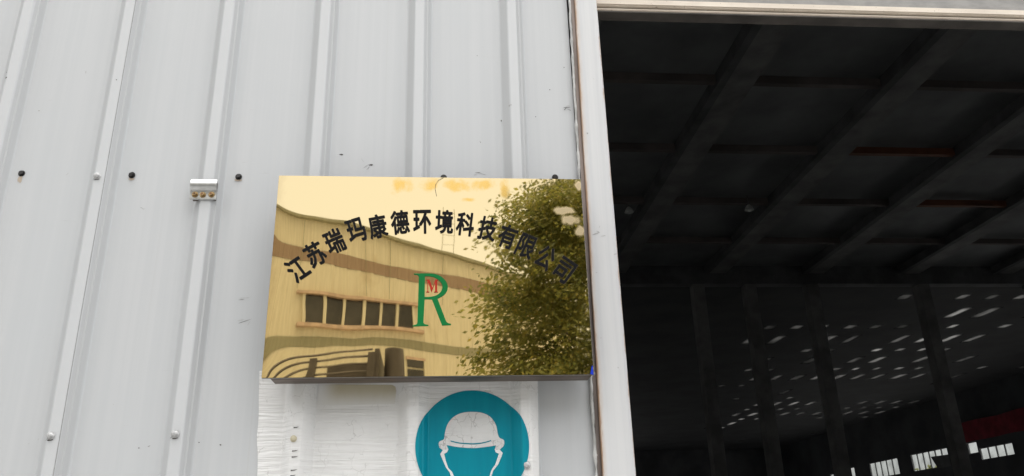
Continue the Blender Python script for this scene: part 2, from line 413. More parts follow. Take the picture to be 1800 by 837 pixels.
# ragged caulk bead between sheet and flashing
m = MB(); pts = []; random.seed(3)
v = []; f = []; n = 7
zz = 1.45; rings = []
while zz < 3.3:
    r = 0.0026+0.0016*noise.noise(Vector((0, 2, zz*40)))+0.0008*noise.noise(Vector((5, 2, zz*150)))
    cx = jl(zz)-0.0095+0.0018*noise.noise(Vector((9, 1, zz*25)))
    rings.append([(cx+1.35*r*math.cos(2*math.pi*j/n), -0.008+r*1.6*math.sin(2*math.pi*j/n), zz) for j in range(n)]); zz += 0.006
for rg in rings: v += rg
for i in range(len(rings)-1):
    for j in range(n): l = (j+1) % n; f.append((i*n+j, i*n+l, (i+1)*n+l, (i+1)*n+j))
m.v, m.f = v, f
m.build('caulk_bead', M_CAULK, HOUSE, smooth=60)
# door head: header sheet, two lipped strips, soffit
def tilted(name, x0, x1, y0, y1, z0, z1, mat, s=0.0085, bev=0.001):
    def T(x, y, z): return (x, y, z+(x-0.69)*s)
    return MB().hexa([T(x0, y0, z0), T(x1, y0, z0), T(x1, y1, z0), T(x0, y1, z0)], [T(x0, y0, z1), T(x1, y0, z1), T(x1, y1, z1), T(x0, y1, z1)]).build(name, mat, HOUSE, bevel=bev)
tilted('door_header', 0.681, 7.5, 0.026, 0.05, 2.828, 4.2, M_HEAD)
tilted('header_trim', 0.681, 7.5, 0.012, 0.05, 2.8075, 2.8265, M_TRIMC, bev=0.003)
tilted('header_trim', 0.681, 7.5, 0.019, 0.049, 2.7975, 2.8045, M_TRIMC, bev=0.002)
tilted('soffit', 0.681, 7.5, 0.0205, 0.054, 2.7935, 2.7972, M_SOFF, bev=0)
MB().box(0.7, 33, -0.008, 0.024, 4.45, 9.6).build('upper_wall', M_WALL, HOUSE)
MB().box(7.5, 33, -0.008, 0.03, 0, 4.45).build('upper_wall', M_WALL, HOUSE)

# black screws in the pans, painted caps on the ribs
def screw_mesh():
    m = MB(); m.tube([(0, 0, 0), (0, -0.0014, 0)], 0.0068, 14); m.tube([(0, -0.0014, 0), (0, -0.0058, 0)], 0.0048, 6, 0.0044)
    return m.mesh('screw')
SM = screw_mesh(); SM.materials.append(M_BLACK)
for x, z in ((-0.5222, 2.3353), (-0.3092, 2.3346), (-0.0977, 2.3338), (0.3233, 2.3384), (0.5609, 2.3418), (-0.73, 2.336)):
    o = link('screw', SM, None, HOUSE, (x, -dent(x, z)-0.0004, z)); o.rotation_euler = (R(random.uniform(-8, 8)), R(random.uniform(0, 60)), R(random.uniform(-8, 8)))
def cap_mesh():
    m = MB(); n = 14; rings = []
    for r, y in ((0.0076, 0), (0.0076, -0.001), (0.0052, -0.0016), (0.0050, -0.0042), (0.0042, -0.0050), (0.0015, -0.0053)):
        rings.append(len(m.v)); m.v += [(r*math.cos(2*math.pi*j/n), y, r*math.sin(2*math.pi*j/n)) for j in range(n)]
    for a, b in zip(rings, rings[1:]):
        for j in range(n): l = (j+1) % n; m.f.append((a+j, a+l, b+l, b+j))
    m.f.append(tuple(rings[-1]+j for j in range(n)))
    return m.mesh('painted_screw')
CM = cap_mesh(); CM.materials.append(simple('painted_cap', (0.50, 0.505, 0.51), 0.5, 0, 0.25, 250))
for p in CM.polygons: p.use_smooth = True
CM.set_sharp_from_angle(angle=R(40))
CAPS = []
for x, z in ((-0.3660, 2.3212), (-0.3665, 1.8135), (-0.1545, 1.8128), (0.4755, 1.7456), (-0.572, 1.815)):
    o = link('painted_screw', CM, None, HOUSE, (x, -RH-dent(x, z)-0.0014, z)); o.rotation_euler = (R(random.uniform(-14, 14)), 0, R(random.uniform(-12, 12)))
    CAPS.append((x, z))

# scuffs, chips, rust runs and painted cap shadows on the sheet
def blot(name, pts, mat, lift=0.0006, parent=HOUSE):
    bm = bmesh.new()
    vs = [bm.verts.new((x, -prof(x)-dent(x, z)-lift-0.0014*(x < RIB0+0.01), z)) for x, z in pts]
    bm.faces.new(vs); me = bpy.data.meshes.new(name); bm.to_mesh(me); bm.free()
    return link(name, me, mat, parent)
def spot(x, z, rx, rz, mat, ang=0, jag=0.35, name='scuff_or_shade', n=9):
    pts = []
    for i in range(n):
        a = 2*math.pi*i/n; r = 1+random.uniform(-jag, jag)
        px, pz = rx*r*math.cos(a), rz*r*math.sin(a)
        pts.append((x+px*math.cos(ang)-pz*math.sin(ang), z+px*math.sin(ang)+pz*math.cos(ang)))
    return blot(name, pts, mat)
random.seed(11)
def scr(x, z, L, w, ang, mat=M_SCUFF): spot(x, z, L/2, w/2, mat, ang, 0.3)
spot(0.1078, 2.3892, 0.0040, 0.0013, M_SCUFF, -0.1); spot(0.1703, 2.3661, 0.0035, 0.0018, M_SCUFF, 0.2)
scr(0.16, 2.362, 0.018, 0.0007, 0.7); scr(0.165, 2.358, 0.010, 0.0006, 0.9); scr(0.152, 2.377, 0.010, 0.0005, -1.0, M_SCUFFP)
scr(0.3957, 2.3515, 0.012, 0.0009, 0.1); scr(0.4037, 2.3485, 0.016, 0.0006, -0.25); scr(0.390, 2.346, 0.007, 0.0006, 0.1)
spot(0.4485, 2.478, 0.0013, 0.0022, M_SCUFF); scr(0.402, 2.425, 0.005, 0.0009, -1.1)
spot(0.398, 2.645, 0.001, 0.001, M_SCUFF); spot(0.56, 2.56, 0.0012, 0.0012, M_SCUFF); spot(0.525, 2.49, 0.001, 0.001, M_SCUFF)
scr(0.596, 2.5155, 0.016, 0.0018, 0.15); scr(0.592, 2.511, 0.010, 0.0012, 0.8); scr(0.600, 2.510, 0.012, 0.001, -0.5); scr(0.599, 2.5195, 0.01, 0.001, 0.35, M_SCUFFP)
scr(-0.0675, 2.07, 0.012, 0.0008, 0.1); scr(-0.062, 2.0735, 0.018, 0.0006, 0.05, M_SCUFFP); scr(-0.0581, 2.0266, 0.024, 0.0007, 0.35); scr(-0.066, 2.029, 0.012, 0.0006, 0.2, M_SCUFFP); scr(-0.05, 2.022, 0.010, 0.0006, 1.0, M_SCUFFP)
spot(-0.5876, 2.5614, 0.0017, 0.0017, M_SCUFF); spot(-0.5822, 2.5448, 0.0022, 0.0024, M_SCUFF); spot(-0.586, 2.565, 0.0012, 0.0008, M_SCUFF)
scr(-0.437, 2.575, 0.0012, 0.007, 0.1, M_SCUFFP); scr(-0.280, 2.262, 0.007, 0.0006, -0.5); scr(-0.276, 2.260, 0.006, 0.0005, 0.1)
scr(-0.205, 1.795, 0.006, 0.0007, 0.4); spot(-0.222, 1.792, 0.001, 0.001, M_SCUFF); spot(-0.118, 1.8, 0.0012, 0.001, M_SCUFF); spot(-0.08, 1.795, 0.0014, 0.001, M_SCUFF)
scr(-0.362, 2.545, 0.0025, 0.002, 0); scr(-0.4345, 2.335, 0.007, 0.0006, 0.9, M_SCUFFP)
spot(-0.515, 2.48, 0.002, 0.001, M_SCUFFP); spot(0.5955, 2.62, 0.0012, 0.0016, M_SCUFF); spot(0.4675, 2.505, 0.003, 0.002, M_SCUFFP)
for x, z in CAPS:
    scr(x, z-0.0078, 0.011, 0.0022, 0.1); scr(x-0.007, z-0.006, 0.005, 0.001, 0.9)  # shadow under each cap, painted as dark marks
for x, z, L, w in ((-0.5225, 2.3225, 0.016, 0.004), (-0.0985, 2.327, 0.008, 0.007), (-0.3092, 2.326, 0.006, 0.005)):
    spot(x, z, w, L/2, M_RUN, 0, 0.25, 'rust_run', 12)
def blotj(x, z, L, w, ang):
    me = MB(); pts = []
    for i in range(8):
        a = 2*math.pi*i/8; r = 1+random.uniform(-.3, .3); px, pz = L/2*r*math.cos(a), w/2*r*math.sin(a)
        pts.append((x+px*math.cos(ang)-pz*math.sin(ang), -0.0204, z+px*math.sin(ang)+pz*math.cos(ang)))
    me.quad(*pts); me.build('scuff_or_shade', M_SCUFFP, HOUSE)
for a in ((0.637, 2.205, 0.016, 0.0016, 0.3), (0.642, 2.209, 0.008, 0.001, -0.6), (0.652, 2.200, 0.01, 0.001, 0.2), (0.634, 2.44, 0.003, 0.004, 0), (0.645, 2.22, 0.006, 0.0008, 1.2), (0.661, 1.925, 0.002, 0.002, 0), (0.674, 2.16, 0.006, 0.001, 0.2), (0.632, 2.12, 0.004, 0.0012, 0.2)):
    blotj(*a)

# --- hall behind the door
ZC = CZ+8.0; YG = CY+2.9*8; XR = CX+32.0; YE = CY+8*9.3
fl = MB().box(-22, XR+0.2, 0.1, YE, -0.1, 0.012).build('floor', M_FLOOR, HOUSE)
LW = [(6+6*k, 10.4+6*k, 1.4, 3.8) for k in range(10)]      # unseen openings added in the left wall to light the hall
lw = MB(); ly = [0.0]
for y0, y1, z0, z1 in LW:
    lw.box(-22.2, -22, ly[-1], y0, 0, ZC+0.5).box(-22.2, -22, y0, y1, 0, z0).box(-22.2, -22, y0, y1, z1, ZC+0.5); ly.append(y1)
lw.box(-22.2, -22, ly[-1], YE, 0, ZC+0.5); lw.build('side_wall', M_INWALL, HOUSE)
MB().box(-22.2, 4, YE, YE+0.2, 0, ZC+0.5).box(4, 18, YE, YE+0.2, 4.6, ZC+0.5).box(18, XR+0.2, YE, YE+0.2, 0, ZC+0.5).build('back_wall', M_INWALL, HOUSE)  # unseen opening in the back wall, added to let light in
# right wall with its window openings
WD = 32.0
wins = [(1.336, 1.426, 0.1295, 0.1505), (1.430, 1.458, 0.1435, 0.164), (1.522, 1.650, 0.1295, 0.164), (1.703, 1.823, 0.1295, 0.164), (1.895, 1.925, 0.1290, 0.163), (2.004, 2.022, 0.1290, 0.157), (2.092, 2.108, 0.1290, 0.157)]
low = [(4+6*k, 8.6+6*k, 1.2, 3.9) for k in range(11)]          # unseen lower row of openings, added to brighten the hall
wb = [(CY+a*WD, CY+b*WD, CZ+c*WD, CZ+d*WD) for a, b, c, d in wins]
m = MB(); ys = sorted({0.0, YE} | {w[0] for w in wb+low} | {w[1] for w in wb+low}); zs = sorted({0.0, ZC+0.5} | {w[2] for w in wb+low} | {w[3] for w in wb+low})
for y0, y1 in zip(ys, ys[1:]):
    run = None
    for z0, z1 in zip(zs, zs[1:]):
        hole = any(w[0] <= y0 and w[1] >= y1 and w[2] <= z0 and w[3] >= z1 for w in wb+low)
        if not hole: m.quad((XR, y0, z0), (XR, y1, z0), (XR, y1, z1), (XR, y0, z1))
m.build('side_wall', M_INWALL, HOUSE)
random.seed(5)
for i, (y0, y1, z0, z1) in enumerate(wb):
    n = max(1, round((y1-y0)/0.72)); fr = MB(); t = 0.035
    fr.box(XR+0.002, XR+0.08, y0, y1, z0, z0+t); fr.box(XR+0.002, XR+0.08, y0, y1, z1-t, z1)
    fr.box(XR+0.002, XR+0.08, y0, y0+t, z0+t, z1-t); fr.box(XR+0.002, XR+0.08, y1-t, y1, z0+t, z1-t)
    wo = fr.build('window', M_DARKBEAM, HOUSE)
    for k in range(1, n):
        y = y0+(y1-y0)*k/n; MB().box(XR+0.004, XR+0.07, y-0.035, y+0.035, z0+t, z1-t).build('mullion', M_DARKBEAM, wo)
    for k in range(n):
        ya, yb = y0+(y1-y0)*k/n+0.03, y0+(y1-y0)*(k+1)/n-0.03
        MB().box(XR+0.03, XR+0.036, ya, yb, z0+t*0.8, z1-t*0.8).build('pane', M_PANE, wo)
# brace corner in front of the second window
MB().hexa([(XR-0.12, CY+1.515*WD, CZ+0.1285*WD), (XR-0.06, CY+1.515*WD, CZ+0.1285*WD), (XR-0.06, CY+1.56*WD, CZ+0.1285*WD), (XR-0.12, CY+1.56*WD, CZ+0.1285*WD)],
          [(XR-0.12, CY+1.515*WD, CZ+0.150*WD), (XR-0.06, CY+1.515*WD, CZ+0.150*WD), (XR-0.06, CY+1.575*WD, CZ+0.152*WD), (XR-0.12, CY+1.575*WD, CZ+0.152*WD)]).build('gusset', M_DARKBEAM, HOUSE)
# near roof: solid deck, box beams running away from the door, purlins across, painted redder where light catches
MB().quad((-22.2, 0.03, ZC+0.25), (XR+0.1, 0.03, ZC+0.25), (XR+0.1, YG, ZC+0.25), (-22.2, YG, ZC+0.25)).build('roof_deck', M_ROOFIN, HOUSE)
BX = [CX+8*(0.67+0.405*k) for k in range(-6, 9)]
BX = [x for x in BX if -21 < x < XR-0.5]
for x in BX:
    MB().box(x, x+0.55, 0.1, YG, ZC, ZC+0.24).build('roof_beam', M_BEAM, HOUSE)
    MB().box(x-0.16, x, 0.1, YG, ZC-0.02, ZC+0.24).build('beam_flange', M_DARKBEAM, HOUSE)
PY = [CY+8*q for q in (1.195, 1.545, 1.885, 2.235, 2.575)]
for y in PY:
    for x0, x1 in zip(BX, BX[1:]):
        MB().box(x0+0.56, x1-0.17, y, y+0.12, ZC+0.04, ZC+0.20).build('purlin', M_PURLIN_LIT if any(abs((y-CY)/8-p) < 0.01 and abs((x0-CX)/8-q) < 0.02 for p, q in ((1.885, 1.075), (2.235, 1.48))) else M_PURL2, HOUSE)
MB().box(-22, XR-0.01, YG, YG+0.35, ZC-0.35, ZC+0.3).build('girder', M_DARKBEAM, HOUSE)
for x in (1.0, 4.7, 8.36, 10.05, 12.1, 15.85, 19.7, 23.5, 27.3):
    MB().box(x, x+0.36, YG+0.02, YG+0.4, 0.012, ZC-0.352).build('column', M_BEAM, HOUSE)
# far roof; its daylight glints are made as added translucent strips
random.seed(21)
def zone(a, b):
    """how bright the glints are around a place in the roof (a, b = metres/8 from the camera)"""
    best = 0.10
    for ca, cb, ra, rb, w in ((2.75, 4.0, .34, .95, 1.0), (2.35, 3.2, .3, .25, .6), (1.95, 4.1, .35, .55, .55), (2.9, 4.9, .7, .35, .85), (2.7, 6.7, .3, 1.0, .9), (3.15, 6.4, .22, .5, .75), (1.5, 3.5, .3, .5, .15), (3.6, 6.6, .35, .6, .4), (1.4, 3.0, .3, .2, .3), (2.2, 5.0, .3, .5, .35)):
        d = ((a-ca)/ra)**2+((b-cb)/rb)**2
        if d < 1: best = max(best, w*(1-0.5*d))
    return best
y = YG; rows = []
k = 0
while y < YE-3:
    rows.append((y+0.5, y+1.15 if k % 2 else y+2.1)); y += 1.62 if k % 2 else 2.55; k += 1
XA, XB = -22.2, XR+0.1
deck = []; SK = {}
glint_list = []
prev = YG
ZR = ZC+0.25
for (r0, r1) in rows:
    d = MB(); d.quad((XA, prev, ZR), (XB, prev, ZR), (XB, r0, ZR), (XA, r0, ZR))
    x = CX+8*1.25; last = XA
    while x < CX+8*3.9:
        w = random.uniform(0.32, 0.5); bq = (r0+r1)/2
        zq = zone((x-CX)/8, (bq-CY)/8)
        if random.random() < (0.08 if zq < 0.15 else 0.8):
            d.quad((last, r0, ZR), (x, r0, ZR), (x, r1, ZR), (last, r1, ZR)); last = x+w
            glint_list.append((x, w, r0, r1, zq))
        x += 1.15
    d.quad((last, r0, ZR), (XB, r0, ZR), (XB, r1, ZR), (last, r1, ZR))
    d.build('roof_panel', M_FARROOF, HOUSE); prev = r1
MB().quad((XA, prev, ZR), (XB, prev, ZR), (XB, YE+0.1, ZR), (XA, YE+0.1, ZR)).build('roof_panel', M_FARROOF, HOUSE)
glint_list.sort(key=lambda s: -s[4]-(0.5 if s[3]-s[2] > 1 else 0))
for x, w, r0, r1, zq in glint_list[:270]:
    lv = zq*random.uniform(0.45, 1.25)
    mi = 3 if lv > 0.72 else 2 if lv > 0.42 else 1 if lv > 0.2 else 0
    MB().quad((x-0.04, r0-0.04, ZR+0.003), (x+w+0.04, r0-0.04, ZR+0.003), (x+w+0.04, r1+0.04, ZR+0.003), (x-0.04, r1+0.04, ZR+0.003)).build('glint_strip', M_GLINT[mi], HOUSE)
rest = MB()
for x, w, r0, r1, zq in glint_list[270:]:
    rest.quad((x-0.04, r0-0.04, ZR+0.003), (x+w+0.04, r0-0.04, ZR+0.003), (x+w+0.04, r1+0.04, ZR+0.003), (x-0.04, r1+0.04, ZR+0.003))
if rest.f: o = rest.build('far_glint_strip', M_GLINT[0], HOUSE); o['kind'] = 'stuff'
# small ceiling lamps, unlit
for i, (a, bb) in enumerate(((0.603, 2.269), (0.984, 2.243))):
    l = thing('ceiling_lamp', ['small unlit round lamp under the dark roof, nearer the doorway jamb', 'small unlit round lamp under the dark roof, farther from the doorway jamb'][i], 'lamp', (CX+8*a, CY+8*bb-0.1, ZC), 0, 'unlit lamps under the warehouse roof')
    MB().tube([(0, 0, 0.25), (0, 0, -0.02)], 0.015, 6).build('stem', M_BEAM, l)
    MB().tube([(0, 0, -0.02), (0, 0, -0.07), (0, 0, -0.16)], 0.04, 10, 0.12).build('shade', M_LAMP, l)
    MB().tube([(0, 0, -0.14), (0, 0, -0.2)], 0.06, 8, 0.03).build('bulb', M_LAMP, l)
# red banner on the right wall
bt = thing('banner', 'long red cloth banner on the dark inner wall above the far windows', 'banner', (XR-0.1, CY+1.30*WD, CZ+0.165*WD))
y0, y1 = -6.0, 0.185*WD; N = 24
m = MB()
for i in range(N+1):
    y = y0+(y1-y0)*i/N; xo = 0.03*math.sin(i*1.3)
    m.v += [(xo, y, 0.02*math.sin(i)), (xo, y, 1.15+0.03*math.sin(i*0.7))]
for i in range(N): m.f.append((2*i, 2*i+2, 2*i+3, 2*i+1))
m.build('cloth', M_BANNER, bt)

# ------------------------------------------------------------------ brass plaque
PL = thing('brass_plaque', 'polished brass company plaque with an arc of black Chinese characters over a green R emblem', 'plaque', (0, -0.08, 1.9))
def warp(x, z):
    h = -0.028*0.02*math.exp(-x/0.02)*(0.35+0.65*min(1, z/0.3))
    h += 0.0056*math.exp(-x/0.02)*(z-0.315)*math.exp(-((z-0.315)/0.085)**2)
    h += 0.00110*math.exp(-x/0.048)*math.exp(-z/0.048)
    h += 0.00016*noise.noise(Vector((x*6.5, 4.2, z*7.5)))+0.000016*noise.noise(Vector((x*22, 1.2, z*22)))
    return h
NX, NZ = 180, 120
m = MB(); 
for j in range(NZ+1):
    for i in range(NX+1):
        x = 0.6*i/NX; z = 0.4*j/NZ; m.v.append((x, -warp(x, z), z))
for j in range(NZ):
    for i in range(NX):
        a = j*(NX+1)+i; m.f.append((a, a+1, a+NX+2, a+NX+1))
me = bpy.data.meshes.new('face_plate'); me.from_pydata(m.v, [], m.f); me.update()
for p in me.polygons: p.use_smooth = True
link('face_plate', me, M_BRASS, PL)
rim = MB()
rim.box(0.0, 0.6, 0.0009, 0.003, 0.3985, 0.4004).box(-0.0004, 0.0016, 0.0009, 0.003, 0, 0.398).box(0.5985, 0.6006, 0.0006, 0.003, 0, 0.398).box(0.0, 0.6, 0.0012, 0.003, -0.0008, 0.0014)
rim.build('rim', M_LIP, PL)
MB().box(0.0125, 0.599, 0.0135, 0.057, 0.0, 0.385).build('body', M_BODY, PL, bevel=0.001)
MB().box(0.0135, 0.6035, 0.0032, 0.0133, 0.0006, 0.006).build('lip', M_LIP, PL)
t = MB().quad((0.5935, -0.0013, 0.0005), (0.5995, -0.0013, -0.0015), (0.5992, -0.0013, 0.016), (0.5972, -0.0013, 0.0155)); t.build('blue_film', M_BLUE, PL)
MB().tube([(0.322, -0.0008, 0.3995), (0.312, -0.002, 0.3935), (0.3065, -0.0022, 0.384), (0.3055, -0.002, 0.374), (0.3085, -0.0014, 0.359)], 0.00035, 5).build('loose_thread', M_SCUFF, PL)
# characters along an arc
CH = '江苏瑞玛康德环境科技有限公司'
PTS = [(0.0488, 2.1055), (0.0796, 2.1353), (0.1143, 2.1621), (0.1542, 2.1847), (0.1952, 2.1934), (0.2377, 2.2021), (0.2806, 2.2036), (0.3238, 2.204), (0.365, 2.1995), (0.4084, 2.1901), (0.4472, 2.1736), (0.4835, 2.1534), (0.5205, 2.1299), (0.555, 2.1041)]
ROT = [37, 31, 25, 19, 12, 7, 1.5, -2, -7, -12, -20, -25, -31, -37]
def glyph(ch, rad, n, extrude):
    """one character, made bold by stacking shifted copies of its thin form"""
    cu = bpy.data.curves.new('glyph', 'FONT'); cu.body = ch; cu.size = 1.0; cu.extrude = extrude; cu.resolution_u = 3
    o = bpy.data.objects.new('glyph', cu); COL.objects.link(o)
    dg = bpy.context.evaluated_depsgraph_get()
    src = bpy.data.meshes.new_from_object(o.evaluated_get(dg)); bpy.data.objects.remove(o); bpy.data.curves.remove(cu)
    m = MB(); fs = [tuple(p.vertices) for p in src.polygons]; vs = [v.co.copy() for v in src.vertices]
    for k in range(n+1):
        q = (rad*math.cos(2*math.pi*k/n), rad*0.8*math.sin(2*math.pi*k/n)) if k < n else (0, 0); b = len(m.v)
        m.v += [(v.x+q[0], v.y+q[1], v.z+k*0.000015) for v in vs]; m.f += [tuple(i+b for i in f) for f in fs]
    bpy.data.meshes.remove(src)
    me = bpy.data.meshes.new('glyph'); me.from_pydata(m.v, [], m.f); me.update()
    return me
def place_glyph(me, cx, cz, rot, wx, hz, y, center):
    c = Matrix.Translation(Vector((cx, y, cz))) @ Matrix.Rotation(R(-rot), 4, 'Y') @ Matrix.Diagonal((wx, 1, hz, 1)) @ Matrix.Rotation(R(90), 4, 'X') @ Matrix.Translation(-center)
    me.transform(c)
    for v in me.vertices: v.co.y -= warp(v.co.x, v.co.z)
for ch, (cx, cz), ro in zip(CH, PTS, ROT):
    a = glyph(ch, 0.027, 10, 0.0003); xs = [v.co.x for v in a.vertices]; ys = [v.co.y for v in a.vertices]
    cen = Vector(((min(xs)+max(xs))/2, (min(ys)+max(ys))/2, 0))
    sx = 0.0350/max(0.82, max(xs)-min(xs)); sz = 0.0500/max(0.86, max(ys)-min(ys))
    place_glyph(a, cx, cz-1.9, ro, sx, sz, -0.0013, cen)
    a.name = 'character'; co = link('character', a, M_INK, PL)
    h = glyph(ch, 0.036, 12, 0.00012); place_glyph(h, cx, cz-1.9, ro, sx, sz, -0.0006, cen)
    h.name = 'character_edge'; link('character_edge', h, M_HALO, co)
# R and M: serif outlines
def flat(name, outer, holes, mat, parent, y, thick=0.0006):
    bm = bmesh.new()
    def loop(pts):
        vs = [bm.verts.new((x, 0, z)) for x, z in pts]
        return [bm.edges.new((vs[i], vs[(i+1) % len(vs)])) for i in range(len(vs))]
    es = loop(outer)
    for h in holes: es += loop(h)
    bmesh.ops.triangle_fill(bm, edges=es, use_beauty=True)
    r = bmesh.ops.extrude_face_region(bm, geom=bm.faces[:])
    for v in r['geom']:
        if isinstance(v, bmesh.types.BMVert): v.co.y += thick
    bmesh.ops.recalc_face_normals(bm, faces=bm.faces)
    me = bpy.data.meshes.new(name); bm.to_mesh(me); bm.free()
    o = link(name, me, mat, parent); o.location = (0, y, 0); return o
def smooth_pts(pts, n=5):
    out = []; L = len(pts)
    for i in range(L-1):
        p0, p1, p2, p3 = pts[max(i-1, 0)], pts[i], pts[i+1], pts[min(i+2, L-1)]
        for k in range(n):
            t = k/n
            out.append(tuple(0.5*((2*p1[d])+(-p0[d]+p2[d])*t+(2*p0[d]-5*p1[d]+4*p2[d]-p3[d])*t*t+(-p0[d]+3*p1[d]-3*p2[d]+p3[d])*t**3) for d in (0, 1)))
    out.append(pts[-1]); return out
Z9 = lambda pts: [(x, z-1.9) for x, z in pts]
bowl_o = smooth_pts([(0.2900, 2.0968), (0.3000, 2.0966), (0.3100, 2.0945), (0.3190, 2.0895), (0.3268, 2.0812), (0.3306, 2.0708), (0.3285, 2.0606), (0.3217, 2.0524), (0.3112, 2.0466)])
leg_o = [(0.3272, 2.0030), (0.3292, 2.0000), (0.3320, 1.9985), (0.3362, 1.9975), (0.3365, 1.9953), (0.3200, 1.9945)]
outer = [(0.2663, 2.0965)]+bowl_o+leg_o+[(0.3009, 2.0452), (0.2872, 2.0456), (0.2853, 2.0005), (0.2862, 1.9982), (0.2885, 1.9968), (0.2946, 1.9958), (0.2946, 1.9938), (0.2652, 1.9928), (0.2652, 1.9948), (0.2705, 1.9958), (0.2735, 1.9975), (0.2743, 2.0005), (0.2757, 2.0895), (0.2745, 2.0925), (0.2715, 2.0942), (0.2664, 2.0945)]
hole = [(0.2873, 2.0912)]+smooth_pts([(0.2950, 2.0912), (0.3050, 2.0890), (0.3136, 2.0832), (0.3188, 2.0765), (0.3204, 2.0693), (0.3177, 2.0608), (0.3110, 2.0542), (0.3016, 2.0508), (0.2950, 2.0500)])+[(0.2872, 2.0498)]
flat('letter_r', Z9(outer), [Z9(hole)], M_GREEN, PL, -0.0014)
M0x, M0z, Mw, Mh = 0.2902, 2.0590, 0.0218, 0.0252
mp = [(0, 1), (.27, 1), (.53, .36), (.77, 1), (1, 1), (1, .955), (.93, .93), (.93, .07), (1, .045), (1, 0), (.66, 0), (.66, .045), (.75, .07), (.75, .80), (.47, .03), (.44, .03), (.155, .80), (.155, .07), (.25, .045), (.25, 0), (0, 0), (0, .045), (.085, .07), (.085, .93), (0, .955)]
flat('letter_m', [(M0x+Mw*a, M0z+Mh*b-1.9) for a, b in mp], [], M_RED, PL, -0.0015)

# ------------------------------------------------------------------ vinyl safety sign on the ribs under the plaque
SL = Vector((0.245, 0, 1.40))
ST = thing('safety_sticker', 'wrinkled white vinyl sheet with a round teal hard hat sign stuck over the wall ribs', 'sticker', SL)
def fy(x, z, lift): return -prof(x)-dent(x, z)-lift
def wrk(x, z):
    if x > 0.262: return 0.00012*noise.noise(Vector((x*60, 0, z*60)))
    w = min(1, max(0, (0.262-x)/0.03))*min(1, max(0.1, (1.875-z)/0.03))
    if 0.045 < x < 0.075: w *= 0.3
    q = 0.35*noise.noise(Vector((x*7, 1, z*12)))+0.10*noise.noise(Vector((x*45, 8, z*20)))
    a = 1-2.2*abs(noise.noise(Vector((x*4, 0.5, z*95+3.0*q))))            # sharp creases running across the sheet
    b = 1-2.2*abs(noise.noise(Vector((x*9, 3.5, z*190+5.0*q))))
    k = 0.75+0.5*noise.noise(Vector((x*10, 6.0, z*22)))
    return w*(0.0007*a*max(0.2, k)+0.00065*b*k)
def xl(z): return -0.019+(1.879-z)*0.0643+0.0022*noise.noise(Vector((1, 1, z*18)))
def xr(z): return 0.5047-(1.8936-z)*0.028+0.0006*noise.noise(Vector((4, 1, z*30)))
bx = prof_breaks(-0.03, 0.5055); xs = []
for a, b in zip(bx, bx[1:]):
    n = max(1, int((b-a)/0.004)); xs += [a+(b-a)*i/n for i in range(n)]
xs.append(bx[-1]); zs = [1.42+0.0012*i for i in range(int((1.93-1.42)/0.0012)+1)]
m = MB()
for z in zs:
    for x in xs:
        X = min(max(x, xl(z)), xr(z)); m.v.append((X, fy(X, z, 0.0012)-wrk(X, z), z))
n = len(xs)
for j in range(len(zs)-1):
    for i in range(n-1):
        if xs[i+1] <= max(xl(zs[j]), xl(zs[j+1])) or xs[i] >= min(xr(zs[j]), xr(zs[j+1])): continue
        m.f.append((j*n+i, j*n+i+1, (j+1)*n+i+1, (j+1)*n+i))
me = bpy.data.meshes.new('film'); me.from_pydata(m.v, [], m.f); me.update()
for p in me.polygons: p.use_smooth = True
me.set_sharp_from_angle(angle=R(50))
link('film', me, M_FILM, ST, -SL)
def drape(name, outer, mat, lift, parent=ST):
    bm = bmesh.new(); vs = [bm.verts.new((x, 0, z)) for x, z in outer]
    es = [bm.edges.new((vs[i], vs[(i+1) % len(vs)])) for i in range(len(vs))]
    bmesh.ops.triangle_fill(bm, edges=es, use_beauty=True)
    x0, x1 = min(p[0] for p in outer), max(p[0] for p in outer); z0, z1 = min(p[1] for p in outer), max(p[1] for p in outer)
    cuts = prof_breaks(x0, x1)[1:-1]; q = x0+0.015
    while q < x1: cuts.append(q); q += 0.015
    for c in cuts: bmesh.ops.bisect_plane(bm, geom=bm.verts[:]+bm.edges[:]+bm.faces[:], plane_co=(c, 0, 0), plane_no=(1, 0, 0), dist=1e-6)
    q = z0+0.02
    while q < z1: bmesh.ops.bisect_plane(bm, geom=bm.verts[:]+bm.edges[:]+bm.faces[:], plane_co=(0, 0, q), plane_no=(0, 0, 1), dist=1e-6); q += 0.02
    for v in bm.verts: v.co.y = fy(v.co.x, v.co.z, lift)
    for fc in bm.faces:
        if fc.normal.y > 0: fc.normal_flip()
    me = bpy.data.meshes.new(name); bm.to_mesh(me); bm.free()
    o = link(name, me, mat, parent); o.location = -SL if parent is ST else (0, 0, 0); return o
cxc, czc, rc = 0.3768, 1.7832, 0.1046
drape('disc_edge', [(cxc+(rc+0.0012)*math.cos(2*math.pi*i/120), czc+(rc+0.0012)*math.sin(2*math.pi*i/120)) for i in range(120)], M_FILM, 0.0018)
disc = drape('blue_disc', [(cxc+rc*math.cos(2*math.pi*i/120), czc+rc*math.sin(2*math.pi*i/120)) for i in range(120)], M_TEAL, 0.0023)
dome = smooth_pts([(0.3165, 1.7819), (0.3148, 1.7888), (0.3171, 1.7938), (0.3246, 1.7975), (0.3265, 1.8093), (0.3305, 1.8232), (0.3388, 1.8348), (0.3507, 1.8428), (0.365, 1.8466), (0.3793, 1.8471), (0.3937, 1.8457), (0.4079, 1.8403), (0.4173, 1.8312), (0.4231, 1.8193), (0.4251, 1.8065), (0.4285, 1.7983), (0.4356, 1.7947), (0.4373, 1.7893), (0.4357, 1.7831), (0.4316, 1.7797)], 3)
